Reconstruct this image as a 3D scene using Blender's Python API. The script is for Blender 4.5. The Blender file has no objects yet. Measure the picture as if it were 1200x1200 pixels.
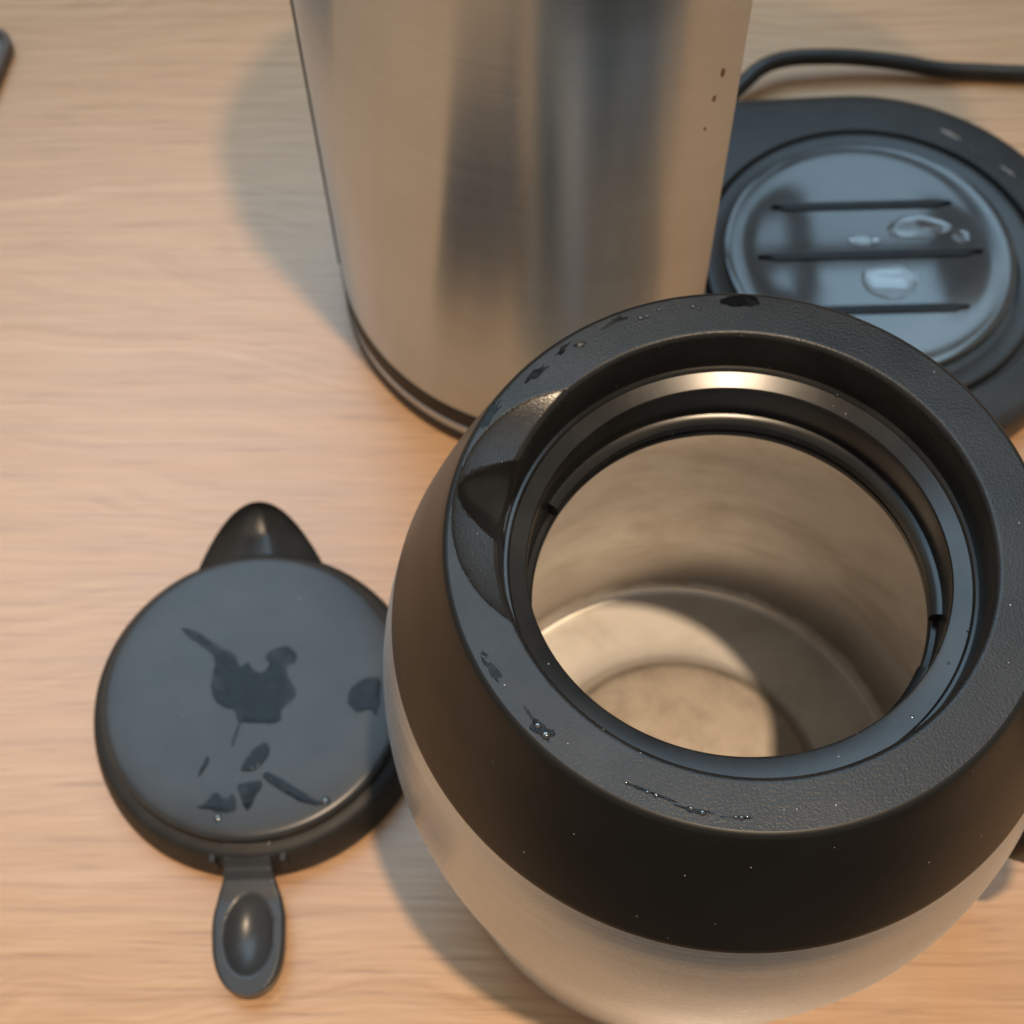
import bpy, bmesh, math, random
from mathutils import Vector, Matrix
from mathutils.geometry import tessellate_polygon

# ------------------------------------------------------------------ camera, world, lights (lengths below are in cm, S turns them into metres)
S = 0.01
R = math.radians
scene = bpy.context.scene
COL = scene.collection

TILT, ROLL, HC = 0.4934, -0.02598, 44.0
right0 = Vector((1, 0, 0)); up0 = Vector((0, math.cos(TILT), math.sin(TILT))); fwd = Vector((0, math.sin(TILT), -math.cos(TILT)))
cr = math.cos(ROLL) * right0 + math.sin(ROLL) * up0
cu = -math.sin(ROLL) * right0 + math.cos(ROLL) * up0
cam_d = bpy.data.cameras.new("camera")
cam = bpy.data.objects.new("camera", cam_d); COL.objects.link(cam)
cam.matrix_world = Matrix(((cr.x, cu.x, -fwd.x, 0), (cr.y, cu.y, -fwd.y, 0), (cr.z, cu.z, -fwd.z, HC * S), (0, 0, 0, 1)))
cam_d.sensor_width = 36.0
cam_d.lens = 36.0 * 1765.0 / 1200.0
cam_d.clip_start = 0.01; cam_d.clip_end = 50.0
cam_d.dof.use_dof = True
cam_d.dof.focus_distance = 0.275
cam_d.dof.aperture_fstop = 25.0
scene.camera = cam

world = bpy.data.worlds.new("World"); scene.world = world; world.use_nodes = True
bg = world.node_tree.nodes["Background"]
bg.inputs[0].default_value = (0.70, 0.64, 0.55, 1); bg.inputs[1].default_value = 0.62

def lamp(name, kind, loc, energy, color, **kw):
    d = bpy.data.lights.new(name, kind); d.energy = energy; d.color = color
    for k, v in kw.items(): setattr(d, k, v)
    o = bpy.data.objects.new(name, d); COL.objects.link(o); o.location = loc
    return o
# warm ceiling downlight, high above on the near right
key = lamp("ceiling_downlight", 'SPOT', (0.36, -0.23, 3.0), 325, (1.0, 0.75, 0.51), shadow_soft_size=0.05, spot_size=R(19), spot_blend=1.0)
key.rotation_euler = (Vector((-0.02, 0.07, 0.0)) - key.location).to_track_quat('-Z', 'Y').to_euler()
# broad cool daylight beyond the objects, added as overhead lamp panes to shape reflections
for x0, x1 in ((-1.30, 0.10), (0.16, 0.62), (0.67, 0.92)):
    for y0, y1, g in ((0.67, 1.60, 1.0), (1.66, 1.98, 1.25), (2.04, 2.33, 0.9)):
        lamp("cool_light_pane", 'AREA', ((x0 + x1) / 2, (y0 + y1) / 2, 2.2), 15.2 * g * (x1 - x0) * (y1 - y0), (0.50, 0.77, 1.0), shape='RECTANGLE', size=x1 - x0, size_y=y1 - y0)

vs = scene.view_settings
vs.view_transform = 'Standard'; vs.look = 'None'; vs.exposure = 0.0; vs.gamma = 1.0; vs.use_curve_mapping = False
scene.cycles.max_bounces = 10; scene.cycles.diffuse_bounces = 5; scene.cycles.glossy_bounces = 6; scene.cycles.transmission_bounces = 8
scene.cycles.use_denoising = True
scene.cycles.caustics_reflective = True

# ------------------------------------------------------------------ material helpers
def new_mat(name):
    m = bpy.data.materials.new(name); m.use_nodes = True
    nt = m.node_tree; b = nt.nodes["Principled BSDF"]
    return m, nt, b
def nd(nt, t, **kw):
    n = nt.nodes.new(t)
    for k, v in kw.items(): setattr(n, k, v)
    return n
def lk(nt, a, b): nt.links.new(a, b)
def mathn(nt, op, a, b=None, clamp=False):
    n = nd(nt, 'ShaderNodeMath', operation=op, use_clamp=clamp)
    for i, v in enumerate((a, b)):
        if v is None: continue
        if isinstance(v, (int, float)): n.inputs[i].default_value = v
        else: lk(nt, v, n.inputs[i])
    return n.outputs[0]
def ramp(nt, fac, stops):
    r = nd(nt, 'ShaderNodeValToRGB'); e = r.color_ramp.elements
    while len(e) < len(stops): e.new(0.5)
    for el, (p, c) in zip(e, stops):
        el.position = p; el.color = c if len(c) == 4 else (*c, 1)
    lk(nt, fac, r.inputs[0]); return r.outputs[0]
def coords(nt, scale=(100, 100, 100), rot=(0, 0, 0)):
    tc = nd(nt, 'ShaderNodeTexCoord'); mp = nd(nt, 'ShaderNodeMapping')
    mp.inputs['Scale'].default_value = scale; mp.inputs['Rotation'].default_value = rot
    lk(nt, tc.outputs['Object'], mp.inputs['Vector']); return mp.outputs[0]
def noise_n(nt, vec, scale, detail=4, rough=0.55, dist=0.0):
    n = nd(nt, 'ShaderNodeTexNoise'); lk(nt, vec, n.inputs['Vector'])
    n.inputs['Scale'].default_value = scale; n.inputs['Detail'].default_value = detail
    n.inputs['Roughness'].default_value = rough; n.inputs['Distortion'].default_value = dist
    return n.outputs['Fac']
def mixc(nt, fac, a, b, mode='MIX'):
    n = nd(nt, 'ShaderNodeMix', data_type='RGBA', blend_type=mode)
    if isinstance(fac, (int, float)): n.inputs[0].default_value = fac
    else: lk(nt, fac, n.inputs[0])
    for i, v in ((6, a), (7, b)):
        if isinstance(v, tuple): n.inputs[i].default_value = v if len(v) == 4 else (*v, 1)
        else: lk(nt, v, n.inputs[i])
    return n.outputs[2]
def bump(nt, b, height, strength, dist):
    n = nd(nt, 'ShaderNodeBump'); n.inputs['Strength'].default_value = strength; n.inputs['Distance'].default_value = dist
    lk(nt, height, n.inputs['Height']); lk(nt, n.outputs[0], b.inputs['Normal'])

def plastic(name, col, rough, specks=0.0, grain=0.0, grain_scale=9.0, smudge=0.12, dust=(0.35, 0.33, 0.31), speck_scale=2.6, speck_size=0.035, ior=1.40, haze=0.03):
    m, nt, b = new_mat(name); v = coords(nt); b.inputs['IOR'].default_value = ior
    base = mixc(nt, 1.0, col, col)
    if specks:
        vo = nd(nt, 'ShaderNodeTexVoronoi'); lk(nt, v, vo.inputs['Vector']); vo.inputs['Scale'].default_value = speck_scale
        sel = nd(nt, 'ShaderNodeSeparateColor'); lk(nt, vo.outputs['Color'], sel.inputs[0])
        near = mathn(nt, 'LESS_THAN', vo.outputs['Distance'], mathn(nt, 'MULTIPLY', sel.outputs[1], speck_size))
        keep = mathn(nt, 'GREATER_THAN', sel.outputs[0], 1.0 - specks)
        base = mixc(nt, mathn(nt, 'MULTIPLY', near, keep), base, dust)
    film = noise_n(nt, v, 0.55, 5, 0.6)
    base = mixc(nt, mathn(nt, 'MULTIPLY', ramp(nt, film, [(0.42, (0, 0, 0)), (0.72, (1, 1, 1))]), haze), base, dust)
    lk(nt, base, b.inputs['Base Color'])
    rn = noise_n(nt, v, 0.9, 4, 0.6)
    lk(nt, mathn(nt, 'ADD', rough - smudge / 2, mathn(nt, 'MULTIPLY', rn, smudge)), b.inputs['Roughness'])
    if grain:
        g1 = noise_n(nt, v, grain_scale, 2, 0.5); g2 = noise_n(nt, v, grain_scale * 2.7, 2, 0.5)
        bump(nt, b, mathn(nt, 'ADD', g1, mathn(nt, 'MULTIPLY', g2, 0.4)), grain, 0.0006)
    return m

def steel(name, col, rough, aniso, streak=(0.6, 0.6, 14.0), var=0.16, contrast=0.10):
    m, nt, b = new_mat(name)
    b.inputs['Metallic'].default_value = 1.0
    v = coords(nt); vs_ = coords(nt, tuple(100 * s for s in streak))
    n1 = noise_n(nt, vs_, 1.0, 6, 0.75); n2 = noise_n(nt, v, 0.35, 5, 0.6)
    c = mixc(nt, n1, tuple(x * (1 - contrast) for x in col), tuple(min(1, x * (1 + contrast)) for x in col))
    c = mixc(nt, mathn(nt, 'MULTIPLY', ramp(nt, n2, [(0.45, (0, 0, 0)), (0.75, (1, 1, 1))]), 0.25), c, tuple(x * y for x, y in zip(col, (0.80, 0.74, 0.68))))
    lk(nt, c, b.inputs['Base Color'])
    lk(nt, mathn(nt, 'ADD', rough - var / 2, mathn(nt, 'MULTIPLY', mathn(nt, 'ADD', mathn(nt, 'MULTIPLY', n1, 0.6), mathn(nt, 'MULTIPLY', n2, 0.4)), var)), b.inputs['Roughness'])
    b.inputs['Anisotropic'].default_value = aniso; b.inputs['Anisotropic Rotation'].default_value = 0.25
    tg = nd(nt, 'ShaderNodeTangent', direction_type='RADIAL', axis='Z'); lk(nt, tg.outputs[0], b.inputs['Tangent'])
    n3 = noise_n(nt, coords(nt, (9, 9, 2600)), 1.0, 4, 0.7)
    bump(nt, b, mathn(nt, 'ADD', n1, n3), 0.10, 0.00025)
    return m

def wood_mat():
    m, nt, b = new_mat("oak_worktop")
    rz = R(1.6)
    big = coords(nt, (3.0, 6.0, 1), (0, 0, rz))
    lowd = noise_n(nt, big, 1.0, 3, 0.5)
    tc = coords(nt, (100, 100, 100), (0, 0, rz))
    sx = nd(nt, 'ShaderNodeSeparateXYZ'); lk(nt, tc, sx.inputs[0])
    # distance across the grain, bent by slow noise so that the rings run into long arches
    yy = mathn(nt, 'ADD', sx.outputs[1], mathn(nt, 'MULTIPLY', lowd, 15.0))
    cb = nd(nt, 'ShaderNodeCombineXYZ'); lk(nt, mathn(nt, 'MULTIPLY', sx.outputs[0], 0.014), cb.inputs[0]); lk(nt, yy, cb.inputs[1])
    rings = noise_n(nt, cb.outputs[0], 1.15, 4, 0.62)
    cb2 = nd(nt, 'ShaderNodeCombineXYZ'); lk(nt, mathn(nt, 'MULTIPLY', sx.outputs[0], 0.022), cb2.inputs[0]); lk(nt, mathn(nt, 'ADD', sx.outputs[1], mathn(nt, 'MULTIPLY', lowd, 1.6)), cb2.inputs[1])
    streak = noise_n(nt, cb2.outputs[0], 2.7, 6, 0.72)
    cb3 = nd(nt, 'ShaderNodeCombineXYZ'); lk(nt, mathn(nt, 'MULTIPLY', sx.outputs[0], 0.030), cb3.inputs[0]); lk(nt, sx.outputs[1], cb3.inputs[1])
    pores = noise_n(nt, cb3.outputs[0], 8.5, 3, 0.6)
    c = ramp(nt, rings, [(0.30, (0.375, 0.204, 0.098)), (0.44, (0.470, 0.284, 0.152)), (0.54, (0.432, 0.250, 0.131)), (0.72, (0.520, 0.326, 0.186))])
    c = mixc(nt, mathn(nt, 'MULTIPLY', ramp(nt, streak, [(0.36, (1, 1, 1)), (0.53, (0, 0, 0))]), 0.40), c, (0.30, 0.165, 0.078))
    c = mixc(nt, mathn(nt, 'MULTIPLY', ramp(nt, pores, [(0.31, (1, 1, 1)), (0.43, (0, 0, 0))]), 0.62), c, (0.24, 0.125, 0.062))
    c = mixc(nt, mathn(nt, 'MULTIPLY', ramp(nt, pores, [(0.56, (0, 0, 0)), (0.74, (1, 1, 1))]), 0.30), c, (0.63, 0.42, 0.27))
    lk(nt, c, b.inputs['Base Color'])
    lk(nt, mathn(nt, 'ADD', 0.20, mathn(nt, 'MULTIPLY', streak, 0.18)), b.inputs['Roughness'])
    bump(nt, b, mathn(nt, 'ADD', pores, mathn(nt, 'MULTIPLY', streak, 0.6)), 0.10, 0.0006)
    b.inputs['IOR'].default_value = 1.56
    return m

def liner_mat():
    m, nt, b = new_mat("stained_steel_liner")
    v = coords(nt); vb = coords(nt, (60, 60, 150))
    n1 = noise_n(nt, vb, 0.55, 6, 0.62, 0.4); n2 = noise_n(nt, v, 0.9, 6, 0.65); n3 = noise_n(nt, v, 14, 3, 0.6)
    c = ramp(nt, n1, [(0.34, (0.64, 0.59, 0.53)), (0.52, (0.78, 0.745, 0.70)), (0.70, (0.84, 0.80, 0.755))])
    c = mixc(nt, mathn(nt, 'MULTIPLY', ramp(nt, n2, [(0.50, (0, 0, 0)), (0.72, (1, 1, 1))]), 0.16), c, (0.46, 0.385, 0.30))
    c = mixc(nt, mathn(nt, 'MULTIPLY', ramp(nt, n3, [(0.68, (0, 0, 0)), (0.74, (1, 1, 1))]), 0.12), c, (0.20, 0.14, 0.09))
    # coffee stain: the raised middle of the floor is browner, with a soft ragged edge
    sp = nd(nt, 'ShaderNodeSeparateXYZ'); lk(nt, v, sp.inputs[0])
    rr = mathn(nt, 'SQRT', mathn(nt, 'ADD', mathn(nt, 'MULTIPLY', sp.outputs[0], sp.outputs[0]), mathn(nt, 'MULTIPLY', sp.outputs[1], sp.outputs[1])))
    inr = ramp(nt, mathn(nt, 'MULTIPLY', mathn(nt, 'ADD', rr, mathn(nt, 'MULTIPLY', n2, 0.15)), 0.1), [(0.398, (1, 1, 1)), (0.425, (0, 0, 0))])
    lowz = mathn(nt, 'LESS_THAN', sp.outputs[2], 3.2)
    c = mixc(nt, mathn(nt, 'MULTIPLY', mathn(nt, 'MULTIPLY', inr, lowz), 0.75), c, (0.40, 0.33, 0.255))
    refl_band = ramp(nt, mathn(nt, 'MULTIPLY', mathn(nt, 'ADD', sp.outputs[2], mathn(nt, 'MULTIPLY', n2, 0.8)), 0.1), [(0.27, (0, 0, 0)), (0.30, (1, 1, 1)), (0.37, (0.8, 0.8, 0.8)), (0.56, (0, 0, 0))])  # dark reflection low on the wall, painted into the colour
    c = mixc(nt, mathn(nt, 'MULTIPLY', refl_band, 0.75), c, (0.20, 0.165, 0.13))
    lk(nt, c, b.inputs['Base Color'])
    b.inputs['Metallic'].default_value = 0.60
    lk(nt, mathn(nt, 'ADD', 0.34, mathn(nt, 'MULTIPLY', n2, 0.14)), b.inputs['Roughness'])
    bump(nt, b, n1, 0.05, 0.0006)
    return m

def water_mat():
    m, nt, b = new_mat("water")
    b.inputs['Base Color'].default_value = (1, 1, 1, 1); b.inputs['Roughness'].default_value = 0.0
    b.inputs['IOR'].default_value = 1.33; b.inputs['Transmission Weight'].default_value = 1.0
    return m
def plain(name, col, rough, metal=0.0, ior=1.5, wave=0.0, thin=False):
    m, nt, b = new_mat(name); v = coords(nt); n = noise_n(nt, v, 1.7, 4, 0.6)
    lk(nt, mixc(nt, n, tuple(x * 0.9 for x in col), tuple(min(1, x * 1.1) for x in col)), b.inputs['Base Color'])
    lk(nt, mathn(nt, 'ADD', rough * 0.85, mathn(nt, 'MULTIPLY', n, rough * 0.3)), b.inputs['Roughness'])
    b.inputs['Metallic'].default_value = metal; b.inputs['IOR'].default_value = ior
    if thin:   # a drying film: patchy, and thinning out to nothing at its border
        ad = nd(nt, 'ShaderNodeAttribute', attribute_name="depth")
        lk(nt, mathn(nt, 'MULTIPLY', ad.outputs['Fac'], ramp(nt, noise_n(nt, v, 1.5, 4, 0.6), [(0.38, (0.38, 0.38, 0.38)), (0.60, (0.95, 0.95, 0.95))])), b.inputs['Alpha'])
    if wave: bump(nt, b, noise_n(nt, v, 1.6, 2, 0.5), wave, 0.0008)
    return m

M = dict(
    wood=wood_mat(),
    collar=plastic("black_satin_plastic", (0.006, 0.0055, 0.005), 0.36, specks=0.55, speck_scale=3.4, speck_size=0.06, smudge=0.06, haze=0.006),
    rim=plastic("black_grained_plastic", (0.008, 0.0079, 0.0078), 0.34, specks=0.5, speck_scale=4.5, speck_size=0.07, grain=0.17, grain_scale=17.0, smudge=0.16),
    spout=plastic("worn_black_plastic", (0.010, 0.0095, 0.009), 0.24, specks=0.5, speck_scale=6.0, speck_size=0.06, grain=0.06, grain_scale=16, smudge=0.30),
    throat=plastic("glossy_black_plastic", (0.010, 0.010, 0.010), 0.24, specks=0.55, speck_scale=4.5, speck_size=0.07, smudge=0.14),
    lid=plastic("grey_black_lid_plastic", (0.024, 0.026, 0.029), 0.31, specks=0.3, speck_scale=3.0, speck_size=0.05, smudge=0.08),
    lidring=plastic("black_lid_ring_plastic", (0.012, 0.012, 0.012), 0.55, specks=0.2, smudge=0.08),
    lidspout=plastic("satin_black_lid_plastic", (0.012, 0.012, 0.012), 0.36, smudge=0.10),
    base=plastic("dark_grey_machine_plastic", (0.010, 0.012, 0.014), 0.34, specks=0.25, grain=0.05, grain_scale=14, smudge=0.08),
    plate=plastic("glossy_plate_enamel", (0.030, 0.036, 0.042), 0.05, smudge=0.05, ior=1.5),
    rib=plastic("dark_rib_plastic", (0.012, 0.013, 0.015), 0.35, smudge=0.08),
    black=plastic("black_machine_plastic", (0.005, 0.005, 0.005), 0.5, smudge=0.08),
    cord=plastic("black_cord_rubber", (0.012, 0.011, 0.010), 0.36, smudge=0.08),
    steel_body=steel("brushed_carafe_steel", (0.55, 0.635, 0.725), 0.27, 0.75, streak=(0.25, 0.25, 7.0), contrast=0.20, var=0.16),
    steel_col=steel("brushed_column_steel", (0.51, 0.61, 0.72), 0.19, 0.97, var=0.08, streak=(0.2, 0.2, 5.0), contrast=0.12),
    pin=plain("pin_steel", (0.30, 0.24, 0.18), 0.35, 1.0),
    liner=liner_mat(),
    floor=plain("dark_floor", (0.045, 0.038, 0.034), 0.5),
    water=water_mat(),
    wet=plain("wet_dark_plastic", (0.004, 0.0045, 0.005), 0.14, 0.0, 1.25, wave=0.12, thin=True),
    bead=plain("water_bead", (0.006, 0.006, 0.006), 0.05, 0.0, 2.2),
    stain=plain("dried_coffee_spot", (0.16, 0.065, 0.028), 0.5),
    tray=plain("grey_tray_metal", (0.10, 0.095, 0.095), 0.45, 0.0),
    trayrim=plain("dark_tray_rim", (0.07, 0.045, 0.035), 0.45),
)

# ------------------------------------------------------------------ mesh helpers
def link(name, verts, faces, mat, parent=None, loc=(0, 0, 0), sharp=32, kind=None):
    me = bpy.data.meshes.new(name)
    me.from_pydata([tuple(c * S for c in v) for v in verts], [], faces)
    bm = bmesh.new(); bm.from_mesh(me)
    bmesh.ops.recalc_face_normals(bm, faces=bm.faces); bm.to_mesh(me); bm.free()
    me.validate(); me.shade_smooth(); me.set_sharp_from_angle(angle=R(sharp))
    me.materials.append(mat)
    o = bpy.data.objects.new(name, me); COL.objects.link(o)
    o.location = tuple(c * S for c in loc)
    if parent is not None: o.parent = parent
    if kind: o["kind"] = kind
    return o
def thing(name, label, cat, loc, rotz=0.0):
    o = bpy.data.objects.new(name, None); COL.objects.link(o)
    o.empty_display_size = 0.02
    o.location = tuple(c * S for c in loc); o.rotation_euler = (0, 0, rotz)
    o["label"] = label; o["category"] = cat
    return o
def lathe(prof, n=192, close_top=False, close_bot=False, closed=False):
    V, F = [], []
    for r, z in prof:
        for i in range(n):
            a = 2 * math.pi * i / n; V.append((r * math.cos(a), r * math.sin(a), z))
    m = len(prof)
    for j in range(m if closed else m - 1):
        j2 = (j + 1) % m
        for i in range(n):
            i2 = (i + 1) % n; F.append((j * n + i, j * n + i2, j2 * n + i2, j2 * n + i))
    if close_bot: F.append(tuple(range(n)))
    if close_top: F.append(tuple((m - 1) * n + i for i in range(n)))
    return V, F
def arc_solid(prof, a0, a1, n=96):
    """closed cross-section swept round part of a circle, with end caps"""
    V, F = [], []; m = len(prof)
    for i in range(n + 1):
        a = a0 + (a1 - a0) * i / n
        for r, z in prof: V.append((r * math.cos(a), r * math.sin(a), z))
    for i in range(n):
        for j in range(m):
            j2 = (j + 1) % m; F.append((i * m + j, i * m + j2, (i + 1) * m + j2, (i + 1) * m + j))
    F.append(tuple(range(m))); F.append(tuple(n * m + j for j in range(m)))
    return V, F
def smooth_prof(pts, sub=8):
    """Catmull-Rom through the (r, z) points"""
    out = []; P = [pts[0]] + list(pts) + [pts[-1]]
    for i in range(1, len(P) - 2):
        for k in range(sub):
            t = k / sub; a, b, c, d = P[i - 1], P[i], P[i + 1], P[i + 2]
            out.append(tuple(0.5 * (2 * b[q] + (c[q] - a[q]) * t + (2 * a[q] - 5 * b[q] + 4 * c[q] - d[q]) * t * t + (3 * b[q] - a[q] - 3 * c[q] + d[q]) * t ** 3) for q in range(len(b))))
    out.append(tuple(pts[-1])); return out
def closed_smooth(pts, sub=5, jit=0.0, seed=0):
    rnd = random.Random(seed); n = len(pts); out = []
    for i in range(n):
        a, b, c, d = pts[i - 1], pts[i], pts[(i + 1) % n], pts[(i + 2) % n]
        for k in range(sub):
            t = k / sub
            out.append(tuple(0.5 * (2 * b[q] + (c[q] - a[q]) * t + (2 * a[q] - 5 * b[q] + 4 * c[q] - d[q]) * t * t + (3 * b[q] - a[q] - 3 * c[q] + d[q]) * t ** 3) + rnd.uniform(-jit, jit) for q in range(2)))
    return out
def stack_outline(layers, tess=False):
    """layers of equal-length outlines [(pts2d, z)...] bottom to top, capped"""
    V, F = [], []; n = len(layers[0][0])
    for pts, z in layers:
        V += [(x, y, z) for x, y in pts]
    for j in range(len(layers) - 1):
        for i in range(n):
            i2 = (i + 1) % n; F.append((j * n + i, j * n + i2, (j + 1) * n + i2, (j + 1) * n + i))
    for b0, pts in ((0, layers[0][0]), ((len(layers) - 1) * n, layers[-1][0])):
        if tess: F += [tuple(b0 + k for k in t) for t in tessellate_polygon([[Vector((x, y, 0)) for x, y in pts]])]
        else: F.append(tuple(b0 + i for i in range(n)))
    return V, F
def offset(pts, d):
    n = len(pts); area = sum(pts[i - 1][0] * pts[i][1] - pts[i][0] * pts[i - 1][1] for i in range(n)); s = 1 if area > 0 else -1
    out = []
    for i in range(n):
        t = Vector(pts[(i + 1) % n]) - Vector(pts[i - 1]); t = t.normalized() if t.length > 1e-9 else Vector((1, 0))
        out.append((pts[i][0] - s * t.y * d, pts[i][1] + s * t.x * d))
    return out
def film(name, pts, z, mat, parent, h=0.014, sub=5, jit=0.012, seed=0, edge=0.03, sharp=12):
    o = closed_smooth(pts, sub, jit, seed)
    V, F = stack_outline([(o, z), (offset(o, edge * 0.4), z + h * 0.7), (offset(o, edge), z + h)], True)
    ob = link(name, V, F, mat, parent, sharp=sharp); at = ob.data.attributes.new("depth", 'FLOAT', 'POINT'); nn = len(o)
    for i in range(len(ob.data.vertices)): at.data[i].value = (0.0, 0.55, 1.0)[min(2, i // nn)]
    return ob
def blob(cx, cy, a, b, ang, seed, n=11, rough=0.35):
    rnd = random.Random(seed); out = []
    for i in range(n):
        t = 2 * math.pi * i / n; k = 1 + rnd.uniform(-rough, rough)
        x, y = a * k * math.cos(t), b * k * math.sin(t)
        out.append((cx + x * math.cos(ang) - y * math.sin(ang), cy + x * math.sin(ang) + y * math.cos(ang)))
    return out
def drop(name, x, y, z, r, h, mat, parent):
    prof = [(r * math.cos(t), z + h * math.sin(t)) for t in [k * math.pi / 2 / 7 for k in range(8)]]
    prof[-1] = (r * 0.02, z + h)
    V, F = lathe(prof, 20, close_top=True, close_bot=True)
    V = [(a + x, b + y, c) for a, b, c in V]
    return link(name, V, F, mat, parent, sharp=60)
def tube(pts, r, n=16):
    P = [Vector(p) for p in pts]; V, F = [], []
    for i, p in enumerate(P):
        t = (P[min(i + 1, len(P) - 1)] - P[max(i - 1, 0)]).normalized()
        s = t.cross(Vector((0, 0, 1))).normalized(); u = s.cross(t)
        for k in range(n):
            a = 2 * math.pi * k / n; q = p + r * (math.cos(a) * s + math.sin(a) * u); V.append(tuple(q))
    for i in range(len(P) - 1):
        for k in range(n):
            k2 = (k + 1) % n; F.append((i * n + k, i * n + k2, (i + 1) * n + k2, (i + 1) * n + k))
    F.append(tuple(range(n))); F.append(tuple((len(P) - 1) * n + k for k in range(n)))
    return V, F
def hull2(c1, r1, c2, r2, n=120):
    """outline round two circles"""
    pts = []
    for k in range(n):
        a = 2 * math.pi * k / n; d = Vector((math.cos(a), math.sin(a)))
        p1 = Vector(c1) + r1 * d; p2 = Vector(c2) + r2 * d
        pts.append(tuple(p1 if p1.dot(d) > p2.dot(d) else p2))
    out = []
    for i in range(n):
        a, b = Vector(pts[i]), Vector(pts[(i + 1) % n]); L = (b - a).length
        k = max(1, int(L / 0.6))
        for j in range(k): out.append(tuple(a + (b - a) * j / k))
    return out

# ------------------------------------------------------------------ the worktop
V, F = stack_outline([([(-140, -3.5), (140, -3.5), (140, 64), (-140, 64)], -3.0), ([(-140, -3.5), (140, -3.5), (140, 64), (-140, 64)], 0.0)])
worktop = link("worktop", V, F, M['wood'], kind="structure")
worktop["label"] = "pale oak worktop with long horizontal grain under everything"

V, F = stack_outline([([(-300, -300), (300, -300), (300, 64), (-300, 64)], -92.0), ([(-300, -300), (300, -300), (300, 64), (-300, 64)], -90.0)])
floor = link("floor", V, F, M['floor'], kind="structure")  # unseen floor, added so the steel and black parts reflect darkness

# ------------------------------------------------------------------ the coffee maker
CX, CY, CR = 2.17, 33.37, 7.93
PX, PY = 12.8, 32.45
cm = thing("coffee_maker", "coffee maker with brushed steel column and dark grey base holding a round plate", "coffee maker", (0, 0, 0))
# base: tapered slab round the column foot and the plate, with a round recess for the plate
outl = hull2((3.0, 33.0), 6.9, (PX, PY), 7.75)
def ring_fill(outer, cx, cy, r, z):
    return [(cx + r * (x - cx) / math.hypot(x - cx, y - cy), cy + r * (y - cy) / math.hypot(x - cx, y - cy)) for x, y in outer]
n = len(outl)
lay = [(offset(outl, 0.25), 0.05), (offset(outl, 0.1), 0.25), (outl, 0.5), (outl, 1.35), (offset(outl, 0.07), 1.58), (offset(outl, 0.25), 1.68), (offset(outl, 0.5), 1.70),
       (ring_fill(outl, PX, PY - 0.15, 6.05, 0), 1.72), (ring_fill(outl, PX, PY - 0.15, 5.98, 0), 1.66), (ring_fill(outl, PX, PY - 0.15, 5.94, 0), 1.40)]
V, F = [], []
for pts, z in lay: V += [(x, y, z) for x, y in pts]
for j in range(len(lay) - 1):
    for i in range(n):
        i2 = (i + 1) % n; F.append((j * n + i, j * n + i2, (j + 1) * n + i2, (j + 1) * n + i))
F.append(tuple(range(n))); F.append(tuple((len(lay) - 1) * n + i for i in range(n)))
link("base", V, F, M['base'], cm, sharp=35)
# plate: collar slope, bright dished disc
prof = smooth_prof([(5.88, 1.41), (5.86, 1.60), (5.70, 1.66), (5.35, 1.62), (5.12, 1.56)], 5)
V, F = lathe(prof, 160)
link("plate_collar", V, F, M['base'], cm, (PX, PY - 0.05, 0), sharp=40)
prof = [(5.10, 1.42), (5.10, 1.58), (5.06, 1.60), (5.0, 1.603), (4.8, 1.593), (4.6, 1.584), (4.4, 1.577), (4.2, 1.571), (4.0, 1.567), (3.8, 1.564), (3.6, 1.562), (3.3, 1.56), (2.5, 1.56), (1.2, 1.56), (0.02, 1.56)]
V, F = lathe(prof, 160, close_top=True, close_bot=True)
plate = link("warming_plate", V, F, M['plate'], cm, (PX, PY + 0.4, 0), sharp=40)
for dy, x0, x1 in ((2.05, -3.25, 3.2), (-0.15, -3.95, 3.95), (-2.5, -3.3, 3.1)):
    pts = []
    for k in range(13): t = k / 12; pts.append((x0 + (x1 - x0) * t, dy - 0.17 * min(1, math.sin(math.pi * t) * 4) ** 0.8 - 0.01))
    for k in range(13): t = 1 - k / 12; pts.append((x0 + (x1 - x0) * t, dy + 0.17 * min(1, math.sin(math.pi * t) * 4) ** 0.8 + 0.01))
    V, F = stack_outline([(pts, 1.50), (pts, 1.60), (offset(pts, 0.05), 1.66)])
    link("rib", V, F, M['rib'], plate, sharp=40)
# water films added to break up the plate's reflections, and water streaks on the base
for i, (x, y, a, b, g) in enumerate(((1.9, 0.98, 1.15, 0.55, 0.0), (0.55, -1.3, 1.05, 0.70, 0.1), (-0.1, 0.48, 0.55, 0.26, 0.0), (3.3, 0.55, 0.30, 0.30, 0.0))):
    film("water_film", blob(x, y, a, b, g, 50 + i, n=8, rough=0.14), 1.5635, M['water'], plate, h=0.02, edge=0.20, seed=i, jit=0.0, sub=8, sharp=70)
for i, (x, y, a, b, g) in enumerate(((16.45, 37.95, 0.42, 0.09, -0.75), (17.25, 37.1, 0.45, 0.08, -0.8), (18.2, 36.2, 0.30, 0.06, -0.85))):
    film("water_streak", blob(x, y, a, b, g, 60 + i), 1.703, M['water'], cm, h=0.03, edge=0.035, seed=i)
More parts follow.
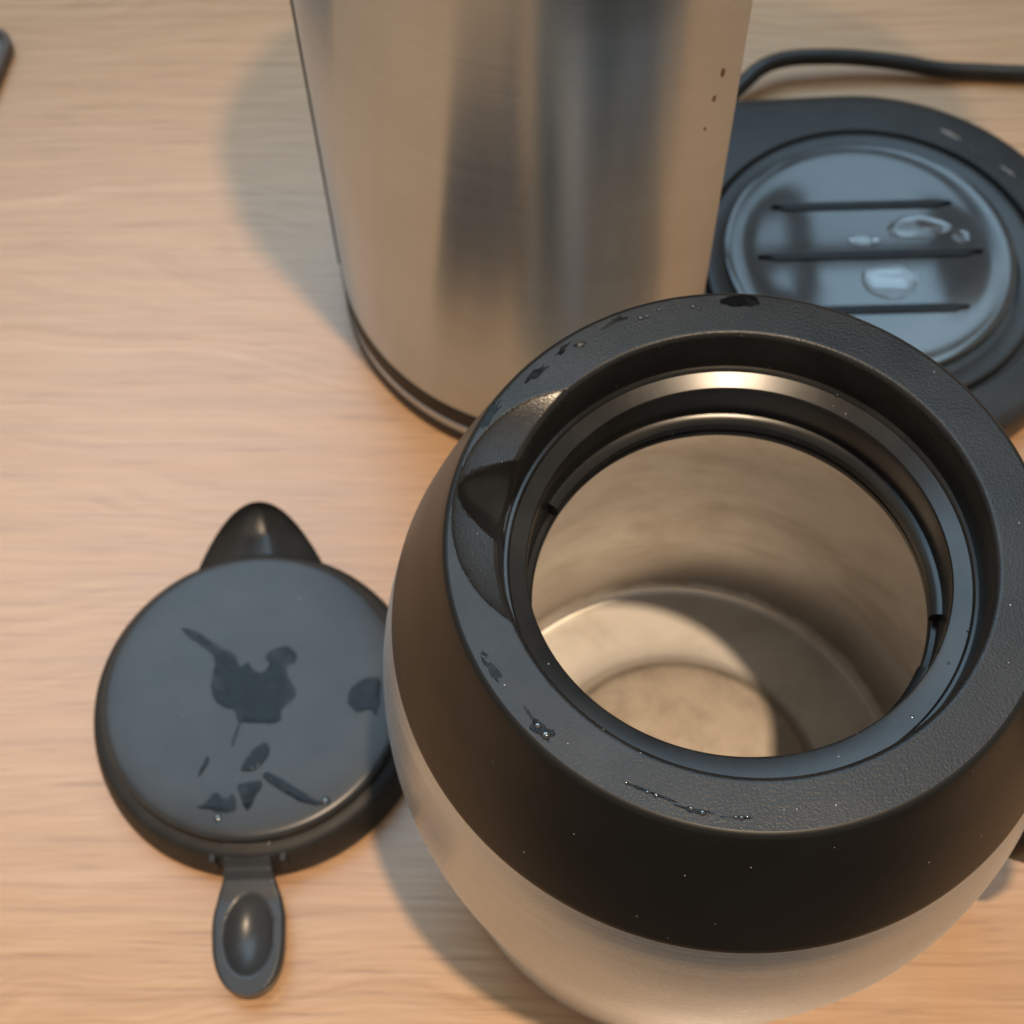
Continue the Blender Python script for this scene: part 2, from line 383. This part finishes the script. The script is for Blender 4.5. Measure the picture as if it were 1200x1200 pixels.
# column: rounded steel shell with a flat face towards the plate
def col_outline(d=0.0):
    pts = []
    for k in range(141):
        a = R(297 - 202 * k / 140); pts.append(((CR + d) * math.cos(a), (CR + d) * math.sin(a)))
    e = pts[-1]
    pts += [(e[0] + (4.1 - e[0]) * t, e[1] + (6.6 + d - e[1]) * t) for t in (0.5, 1.0)]
    b0 = pts[0]
    pts += [(4.1 + (b0[0] - 4.1) * t, 6.6 + d + (b0[1] - 6.6 - d) * t) for t in (0.25, 0.5, 0.75)]
    return pts
def col_part(name, layers, mat, sharp=35):
    V, F = stack_outline([(col_outline(d), z) for d, z in layers])
    return link(name, V, F, mat, cm, (CX, CY, 0), sharp=sharp)
column = col_part("column", [(-0.06, 1.98), (0, 2.02), (0, 8), (0, 15), (0, 22), (0, 31.6), (-0.2, 32.0)], M['steel_col'])
V, F = arc_solid([(CR + 0.02, 2.0), (CR + 0.09, 2.0), (CR + 0.09, 32.02), (CR + 0.02, 32.02)], R(96), R(186), 90)
link("back_shell", V, F, M['black'], cm, (CX, CY, 0))
col_part("black_band", [(-0.01, 1.10), (0.04, 1.15), (0.04, 1.94), (-0.01, 1.99)], M['black'])
col_part("foot_band", [(-0.04, 0.66), (0.02, 0.70), (0.02, 1.05), (-0.04, 1.10)], M['steel_col'])
col_part("foot_ring", [(-0.25, 0.0), (-0.02, 0.06), (0.04, 0.2), (0.04, 0.60), (-0.06, 0.66)], M['black'])
# brew head above the plate (its shadow falls across the worktop behind)
ho = hull2((4.6, 33.2), 5.0, (PX, PY), 7.4)
V, F = stack_outline([(offset(ho, 0.3), 25.0), (ho, 25.3), (ho, 31.5), (offset(ho, 0.4), 32.0)])
link("brew_head", V, F, M['black'], cm, sharp=35)
# dried spots low on the right of the column
for ang, z, w, h in ((-67.8, 16.5, 0.045, 0.09), (-66.8, 17.3, 0.05, 0.13), (-68.8, 15.5, 0.03, 0.05)):
    a = R(ang); c = Vector((CX + (CR + 0.004) * math.cos(a), CY + (CR + 0.004) * math.sin(a), z))
    tdir = Vector((-math.sin(a), math.cos(a), 0)); nrm = Vector((math.cos(a), math.sin(a), 0)); V = []; k = 10; rnd = random.Random(int(z * 10))
    ks = [1 + rnd.uniform(-0.3, 0.3) for _ in range(k)]
    for lift in (0.0, 0.012):
        for i in range(k):
            t = 2 * math.pi * i / k; V.append(tuple(c + nrm * lift + tdir * w * ks[i] * math.cos(t) + Vector((0, 0, h * ks[i] * math.sin(t)))))
    F = [(i, (i + 1) % k, k + (i + 1) % k, k + i) for i in range(k)] + [tuple(range(k)), tuple(range(k, 2 * k))]
    link("dried_spot", V, F, M['stain'], cm)

# ------------------------------------------------------------------ its mains cord
pts = smooth_prof([(5.2, 38.5, 0.35), (7.4, 39.9, 0.4), (9.2, 41.6, 0.7), (10.1, 42.35, 0.9), (11.14, 42.75, 0.9), (12.49, 42.85, 0.85), (13.82, 42.85, 0.75), (15.45, 42.7, 0.6), (17.06, 42.45, 0.42), (18.68, 42.35, 0.35), (20.3, 42.2, 0.35), (24, 42.0, 0.35), (30, 41.2, 0.35)], 6)
V, F = tube(pts, 0.31)
cord = link("power_cord", V, F, M['cord'])
cord["label"] = "black mains cord curving over the worktop behind the coffee maker base"; cord["category"] = "cord"

# ------------------------------------------------------------------ flat tray cut by the frame at the upper left
tr = thing("tray", "flat grey tray with dark rim and rounded corner at the upper left", "tray", (-24.0, 41.1, 0), R(-9))
def rrect(w, h, r, n=10):
    out = []
    for cx, cy, a0 in ((w - r, h - r, 0), (-w + r, h - r, 90), (-w + r, -h + r, 180), (w - r, -h + r, 270)):
        for k in range(n + 1):
            a = R(a0 + 90 * k / n); out.append((cx + r * math.cos(a), cy + r * math.sin(a)))
    return out
o = rrect(4.0, 5.5, 1.15)
lay = [(offset(o, 0.1), 0.0), (o, 0.1), (o, 0.45), (offset(o, 0.08), 0.55), (offset(o, 0.25), 0.55), (offset(o, 0.32), 0.46), (offset(o, 0.34), 0.30)]
V, F = stack_outline(lay); link("tray_rim", V, F, M['trayrim'], tr)
V, F = stack_outline([(offset(o, 0.35), 0.31), (offset(o, 0.35), 0.44), (offset(o, 0.42), 0.47)])
link("tray_top", V, F, M['tray'], tr)

# ------------------------------------------------------------------ the carafe
AX, AY = 4.53, 13.27
ca = thing("thermal_carafe", "open steel thermal carafe with black collar and wet rim, seen from above", "carafe", (AX, AY, 0))
body = smooth_prof([(6.0, 0.0), (6.42, 0.25), (6.55, 0.9), (6.66, 2), (6.86, 4), (7.13, 6), (7.41, 8), (7.60, 10), (7.57, 12), (7.36, 13.6), (7.15, 14.5)], 8)
V, F = lathe(body, 256, close_bot=True)
link("body", V, F, M['steel_body'], ca, sharp=40)
# collar side: black cone from the seam to the rim
col = [(7.02, 14.40), (7.13, 14.50), (7.165, 14.56)] + smooth_prof([(7.15, 14.64), (6.93, 15.3), (6.60, 16.2), (6.26, 17.05), (6.02, 17.65), (5.93, 17.86)], 6) + [(5.905, 17.925), (5.875, 17.965), (5.84, 17.988), (5.79, 18.0)]
V, F = lathe(col, 256)
link("collar", V, F, M['collar'], ca, sharp=38)
# rim: flat grained ring, cut down into a pouring spout on the left
NS = 720; SP = R(166.5)
radii = [5.79] + [5.79 - (5.79 - 4.90) * k / 34 for k in range(1, 35)] + [4.87, 4.84, 4.81, 4.785, 4.77]
drop_in = {4.90: 0.0, 4.87: 0.006, 4.84: 0.022, 4.81: 0.05, 4.785: 0.09, 4.77: 0.14}
def dang(a):
    return math.degrees((a - SP + math.pi) % (2 * math.pi) - math.pi)
def rb(d): return 5.775 - 1.00 * (abs(d) / 34.5) ** 2.25
def rim_z(r, a):
    d = dang(a); z = 18.0 - (0.0 if r < 5.85 else 0.035) - (0.012 if 5.8 < r < 5.85 else 0)
    if abs(d) < 34.5 and r < rb(d):
        z -= 0.26 * (rb(d) - r) ** 0.9 + 0.012
        s = r * math.sin(R(d)); w = 0.98 * max(0.0, (5.74 - r) / 0.97) ** 0.55
        if w > 1e-4 and abs(s) < w: z -= 0.72 * ((5.74 - r) / 0.97) ** 0.8 * (1 - (s / w) ** 2) ** 0.75
    for k, v in drop_in.items():
        if abs(r - k) < 1e-6: z -= v
    return max(z, 16.98 if r < 4.85 else 17.0)
V = []
for r in radii:
    for i in range(NS):
        a = 2 * math.pi * i / NS; V.append((r * math.cos(a), r * math.sin(a), rim_z(r, a)))
# inner wall down to the ledge
for q, (r, f) in enumerate(((4.75, 0.35), (4.73, 0.7), (4.72, 1.0))):
    for i in range(NS):
        a = 2 * math.pi * i / NS; z0 = rim_z(4.77, a); V.append((r * math.cos(a), r * math.sin(a), z0 + (16.93 - z0) * f))
Fr, Fs = [], []
NR = len(radii) + 3
for j in range(NR - 1):
    for i in range(NS):
        i2 = (i + 1) % NS; f = (j * NS + i, j * NS + i2, (j + 1) * NS + i2, (j + 1) * NS + i)
        a = 2 * math.pi * (i + 0.5) / NS; d = dang(a); rm = (radii[j] + radii[j + 1]) / 2 if j < len(radii) - 1 else 4.7
        (Fs if (abs(d) < 34.5 and rm < rb(d) and j < len(radii) - 1) else Fr).append(f)
def used(V, F):
    idx = sorted({i for f in F for i in f}); mp = {k: q for q, k in enumerate(idx)}
    return [V[k] for k in idx], [tuple(mp[i] for i in f) for f in F]
Vr, Fr2 = used(V, Fr); Vs, Fs2 = used(V, Fs)
rim = link("rim", Vr, Fr2, M['rim'], ca, sharp=40)
link("pouring_spout", Vs, Fs2, M['spout'], ca, sharp=30)
# throat: ledge, lower wall and lip, glossy black
thr = [(4.72, 16.935), (4.66, 16.93), (4.63, 16.90), (4.61, 16.86), (4.34, 16.76), (4.29, 16.74), (4.265, 16.70), (4.26, 16.55), (4.30, 15.9), (4.32, 15.35), (4.30, 15.22), (4.20, 15.18), (4.16, 15.12), (4.16, 14.98), (4.30, 14.90)]
def widen(V):   # the ledge is deeper on the near side
    out = []
    for x, y, z in V:
        r = math.hypot(x, y); k = 1 - 0.068 * max(0.0, -y / r) ** 1.6 if r < 4.5 else 1.0
        out.append((x * k, y * k, z))
    return out
V, F = lathe(thr, 256); V = widen(V)
link("throat", V, F, M['throat'], ca, sharp=28)
for a0, a1 in ((R(-9), R(150)), (R(192), R(334))):
    V, F = arc_solid([(4.31, 15.35), (4.14, 15.30), (4.09, 15.36), (4.10, 15.55), (4.16, 15.62), (4.31, 15.66)], a0, a1, 120); V = widen(V)
    link("locking_lip", V, F, M['throat'], ca, sharp=35)
# liner
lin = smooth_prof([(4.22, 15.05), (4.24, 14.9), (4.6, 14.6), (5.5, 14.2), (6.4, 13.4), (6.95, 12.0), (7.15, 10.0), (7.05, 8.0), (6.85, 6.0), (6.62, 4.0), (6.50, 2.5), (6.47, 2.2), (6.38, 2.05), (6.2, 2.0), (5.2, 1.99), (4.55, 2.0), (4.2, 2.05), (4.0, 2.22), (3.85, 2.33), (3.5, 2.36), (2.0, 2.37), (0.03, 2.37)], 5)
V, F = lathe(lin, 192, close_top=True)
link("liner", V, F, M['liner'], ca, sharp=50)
# handle on the side away from the spout, mostly out of the frame
ha = R(-13.5); U = Vector((math.cos(ha), math.sin(ha), 0)); W = Vector((-math.sin(ha), math.cos(ha), 0))
path = smooth_prof([(5.9, 16.2), (7.6, 16.9), (9.3, 16.4), (10.3, 14.4), (10.2, 11.5), (9.75, 8.5), (9.15, 5.6)], 6)
V, F = [], []; sec = rrect(0.95, 1.2, 0.35, 5); m = len(sec)
for i, (u, z) in enumerate(path):
    a, b_ = path[max(i - 1, 0)], path[min(i + 1, len(path) - 1)]; t = Vector((b_[0] - a[0], b_[1] - a[1])).normalized(); nn = Vector((-t.y, t.x))
    k = 0.75 + 0.25 * min(1, i / 8)
    for sx_, sy_ in sec:
        p = U * (u + nn.x * sx_ * k) + W * sy_ + Vector((0, 0, z + nn.y * sx_ * k)); V.append(tuple(p))
for i in range(len(path) - 1):
    for k in range(m):
        k2 = (k + 1) % m; F.append((i * m + k, i * m + k2, (i + 1) * m + k2, (i + 1) * m + k))
F.append(tuple(range(m))); F.append(tuple((len(path) - 1) * m + k for k in range(m)))
link("handle", V, F, M['collar'], ca, sharp=40)
# water on the rim: dark flat films and beads
films = [(0.41, 5.62, 0.42, 0.16, 0.0), (-4.93, 2.93, 0.42, 0.075, 1.02), (-3.96, 3.93, 0.30, 0.09, 0.75), (-3.40, 4.50, 0.20, 0.06, 0.8), (-3.02, 4.62, 0.13, 0.08, 0.4), (-2.38, 5.10, 0.26, 0.04, 0.6), (-2.15, 5.25, 0.14, 0.06, 0.1),
         (-4.97, -2.60, 0.24, 0.08, -1.0), (-5.12, -2.28, 0.08, 0.04, -0.8), (-4.06, -3.82, 0.26, 0.13, -0.6), (-4.30, -3.50, 0.22, 0.045, -1.0), (-2.42, -4.93, 0.26, 0.03, -0.42), (-1.98, -5.12, 0.26, 0.025, -0.40), (-1.42, -5.38, 0.30, 0.06, -0.3), (-0.64, -5.52, 0.26, 0.025, -0.05)]
for i, (x, y, a, b, g) in enumerate(films):
    film("water_film", blob(x, y, a, b, g, 100 + i, n=13, rough=0.42 if i else 0.12), 18.002, M['wet'], rim, h=0.012, jit=0.008, seed=i, edge=0.012)
for x, y, r in ((-4.02, -3.90, 0.085), (-4.16, -3.72, 0.07), (-2.62, -4.84, 0.035), (-2.25, -5.02, 0.04), (-2.10, -5.08, 0.045), (-1.50, -5.34, 0.05), (-1.30, -5.42, 0.055), (-0.72, -5.52, 0.04), (-0.62, -5.53, 0.045), (-0.52, -5.52, 0.035), (-1.72, 5.26, 0.06), (-1.58, 5.30, 0.05), (-1.32, 5.46, 0.05), (-0.60, 5.52, 0.05), (-0.48, 5.46, 0.04), (-1.05, 5.48, 0.035)):
    drop("water_drop", x, y, 18.010, r, r * 0.6, M['bead'], rim)
for ang, r, z, s in ((-30, 4.45, 16.80, 0.04), (-48, 4.45, 16.80, 0.045), (-20, 4.60, 16.87, 0.035), (-62, 4.40, 16.78, 0.03), (-75, 4.42, 16.79, 0.03), (58, 4.62, 16.9, 0.035)):
    drop("water_drop", r * math.cos(R(ang)), r * math.sin(R(ang)), z, s, s * 0.8, M['bead'], ca)

# ------------------------------------------------------------------ the lid
LX, LY = -7.84, 16.73
ld = thing("carafe_lid", "round dark grey carafe lid with thumb tab and wet patches lying left of the carafe", "lid", (LX, LY, 0))
prof = [(4.30, 1.60), (4.44, 1.66), (4.51, 1.76), (4.52, 1.86), (4.515, 1.94), (4.50, 2.00), (4.46, 2.055), (4.40, 2.085), (4.30, 2.10), (4.1, 2.112), (3.9, 2.122), (3.7, 2.129), (3.5, 2.133), (3.0, 2.135), (1.5, 2.135), (0.03, 2.135)]
V, F = lathe(prof, 192, close_top=True, close_bot=True)
cap = link("cap", V, F, M['lid'], ld, sharp=50)
prof = smooth_prof([(4.95, 0.02), (5.07, 0.08), (5.10, 0.3), (5.05, 0.75), (4.95, 1.20), (4.84, 1.46), (4.62, 1.56), (4.35, 1.58)], 5)
V, F = lathe(prof, 192, close_top=True, close_bot=True)
link("lid_ring", V, F, M['lidring'], ld, sharp=45)
# pouring scoop behind
NU, NV = 28, 22; top, V, F = [], [], []
def sc_out(v): y = 3.9 + (6.78 - 3.9) * v; return y, 1.97 * math.sqrt(max(0.0, (6.78 - y) / 2.38))
def sc_pt(u, v, inner):
    y, w = sc_out(v); x = u * w - 0.28 * v - 0.05
    if inner:
        e = max(0.0, 1 - (abs(u)) ** 2.0) * min(1, w / 1.2)
        ridge = 0.10 * max(0.0, 1 - abs(u - 0.12) / 0.5)
        z = 1.50 - (0.62 * e ** 0.8 + ridge * e) - 0.05 * v
    else:
        z = max(0.12, 1.40 - 1.25 * (1 - abs(u) ** 3) * min(1, w / 0.9)) - 0.05 * v
    return (x, y, z)
for inner in (True, False):
    for j in range(NV + 1):
        v = 1 - (1 - j / NV) ** 1.6
        for i in range(NU + 1): V.append(sc_pt(2 * i / NU - 1, v, inner))
W1 = NU + 1; off = W1 * (NV + 1)
for b0 in (0, off):
    for j in range(NV):
        for i in range(NU): F.append((b0 + j * W1 + i, b0 + j * W1 + i + 1, b0 + (j + 1) * W1 + i + 1, b0 + (j + 1) * W1 + i))
rimi = [j * W1 for j in range(NV + 1)] + [NV * W1 + i for i in range(1, W1)] + [j * W1 + NU for j in range(NV - 1, -1, -1)]
for a, b_ in zip(rimi, rimi[1:]): F.append((a, b_, off + b_, off + a))
link("pouring_lip", V, F, M['lidspout'], ld, sharp=40)
# thumb tab in front
L_ = smooth_prof([(-0.78, -4.25), (-0.74, -4.6), (-0.70, -5.0), (-0.75, -5.4), (-0.86, -5.85), (-0.95, -6.3), (-0.975, -6.6)], 6)
R_ = smooth_prof([(0.76, -4.25), (0.70, -4.6), (0.68, -5.0), (0.78, -5.4), (0.95, -5.85), (1.06, -6.3), (1.085, -6.6)], 6)
rows = [(l[0], r[0], l[1]) for l, r in zip(L_, R_)]
for k in range(1, 25):   # rounded end
    t = math.sin(math.pi / 2 * k / 24.4); hw = 1.03 * max(0.0, 1 - t ** 3.0) ** 0.5; cx_ = 0.055 + 0.08 * t
    rows.append((cx_ - hw, cx_ + hw, -6.6 - 1.98 * t))
NU = 36; V, F = [], []
def tab_z(y):
    pts = [(-4.2, 1.62), (-4.5, 1.58), (-4.8, 1.46), (-5.1, 1.24), (-5.45, 1.06), (-6.0, 1.0), (-8.7, 0.98)]
    for (a, za), (b_, zb) in zip(pts, pts[1:]):
        if b_ <= y <= a: t = (a - y) / (a - b_); t = t * t * (3 - 2 * t); return za + (zb - za) * t
    return 0.98
for layer in (0, 1):
    for x0, x1, y in rows:
        for i in range(NU + 1):
            s = -math.cos(math.pi * i / NU); x = (x0 + x1) / 2 + s * (x1 - x0) / 2; z = tab_z(y)
            if layer == 0:
                e = math.hypot((x - 0.09) / 0.70, (y + 6.93) / 1.12)
                t = max(0.0, 1 - e * e); z -= 0.36 * min(t * 1.0, 1.0) ** 0.75 if t > 0 else 0.0
                z -= 0.10 * max(0, (abs(s) - 0.90) / 0.10) ** 2
            else: z -= 0.42
            V.append((x, y, z))
W1 = NU + 1; off = W1 * len(rows)
for b0 in (0, off):
    for j in range(len(rows) - 1):
        for i in range(NU): F.append((b0 + j * W1 + i, b0 + j * W1 + i + 1, b0 + (j + 1) * W1 + i + 1, b0 + (j + 1) * W1 + i))
bd = [j * W1 for j in range(len(rows))] + [(len(rows) - 1) * W1 + i for i in range(1, W1)] + [j * W1 + NU for j in range(len(rows) - 2, -1, -1)] + [i for i in range(NU - 1, -1, -1)]
for a, b_ in zip(bd, bd[1:]): F.append((a, b_, off + b_, off + a))
link("thumb_tab", V, F, M['lid'], ld, sharp=45)
# hinge: bracket cheeks and pins beside the tab
for sx_ in (-1, 1):
    o = [(sx_ * 0.90 + 0.01, -4.55), (sx_ * 0.90 + 0.01, -4.98), (sx_ * 1.12 + 0.01, -4.95), (sx_ * 1.16 + 0.01, -4.5)]
    V, F = stack_outline([(o, 0.5), (o, 1.38), (offset(o, 0.05), 1.46)])
    br = link("hinge_bracket", V, F, M['lidring'], ld)
    V, F = tube([(sx_ * 0.70, -4.72, 1.32), (sx_ * 0.90, -4.72, 1.32), (sx_ * 0.96, -4.72, 1.32)], 0.07, 14)
    link("hinge_pin", V, F, M['pin'], br)
# wet patches on the cap
wet = [
    [(-2.27, 2.07), (-1.9, 2.01), (-1.14, 1.5), (-0.58, 1.15), (-0.42, 0.75), (-0.21, 0.89), (0.03, 0.65), (0.26, 0.59), (0.41, 0.83), (0.28, 1.07), (0.58, 1.36), (1.03, 1.37), (1.29, 1.09), (1.23, 0.82), (1.01, 0.71), (1.08, 0.33), (1.32, -0.06), (1.16, -0.43), (0.9, -0.66), (0.79, -1.07), (-0.35, -1.0), (-0.51, -0.67), (-0.87, -0.52), (-1.21, -0.13), (-1.27, 0.49), (-1.19, 0.87), (-1.4, 1.27), (-2.07, 1.77)],
    [(3.0, 0.08), (3.39, 0.31), (3.80, 0.25), (3.78, -0.55), (3.68, -0.90), (3.5, -0.73), (3.11, -0.81), (2.84, -0.52), (2.83, -0.15)],
    [(-0.39, -1.09), (-0.27, -1.02), (-0.38, -1.40), (-0.45, -1.69), (-0.56, -1.66)],
    [(-0.22, -2.46), (-0.07, -2.06), (0.34, -1.66), (0.58, -1.71), (0.58, -2.12), (0.26, -2.47), (0.0, -2.56)],
    [(0.56, -2.52), (0.81, -2.66), (2.10, -3.45), (2.06, -3.60), (1.75, -3.52), (1.50, -3.45), (0.47, -2.78)],
    [(-0.26, -2.90), (0.42, -2.82), (0.29, -3.27), (0.05, -3.70), (-0.16, -3.35)],
    [(-1.40, -3.55), (-1.15, -3.40), (-0.91, -3.10), (-0.62, -3.28), (-0.36, -3.16), (-0.25, -3.45), (-0.30, -3.72), (-0.70, -3.74), (-1.05, -3.64)],
    [(-1.46, -2.65), (-1.28, -2.12), (-1.13, -2.05), (-1.24, -2.42)],
]
for i, p in enumerate(wet):
    film("water_film", p, 2.137, M['wet'], cap, h=0.012, sub=5, jit=0.022, seed=200 + i, edge=0.075 if i in (0, 1, 3, 6) else 0.045)
for x, y, z, r in ((2.28, -3.45, 2.08, 0.15), (-0.79, -3.86, 2.10, 0.12), (0.30, -2.35, 2.15, 0.07), (0.12, -2.45, 2.15, 0.05), (-0.35, -3.86, 2.09, 0.05)):
    drop("water_drop", x, y, z, r, r * 0.6, M['bead'], cap)
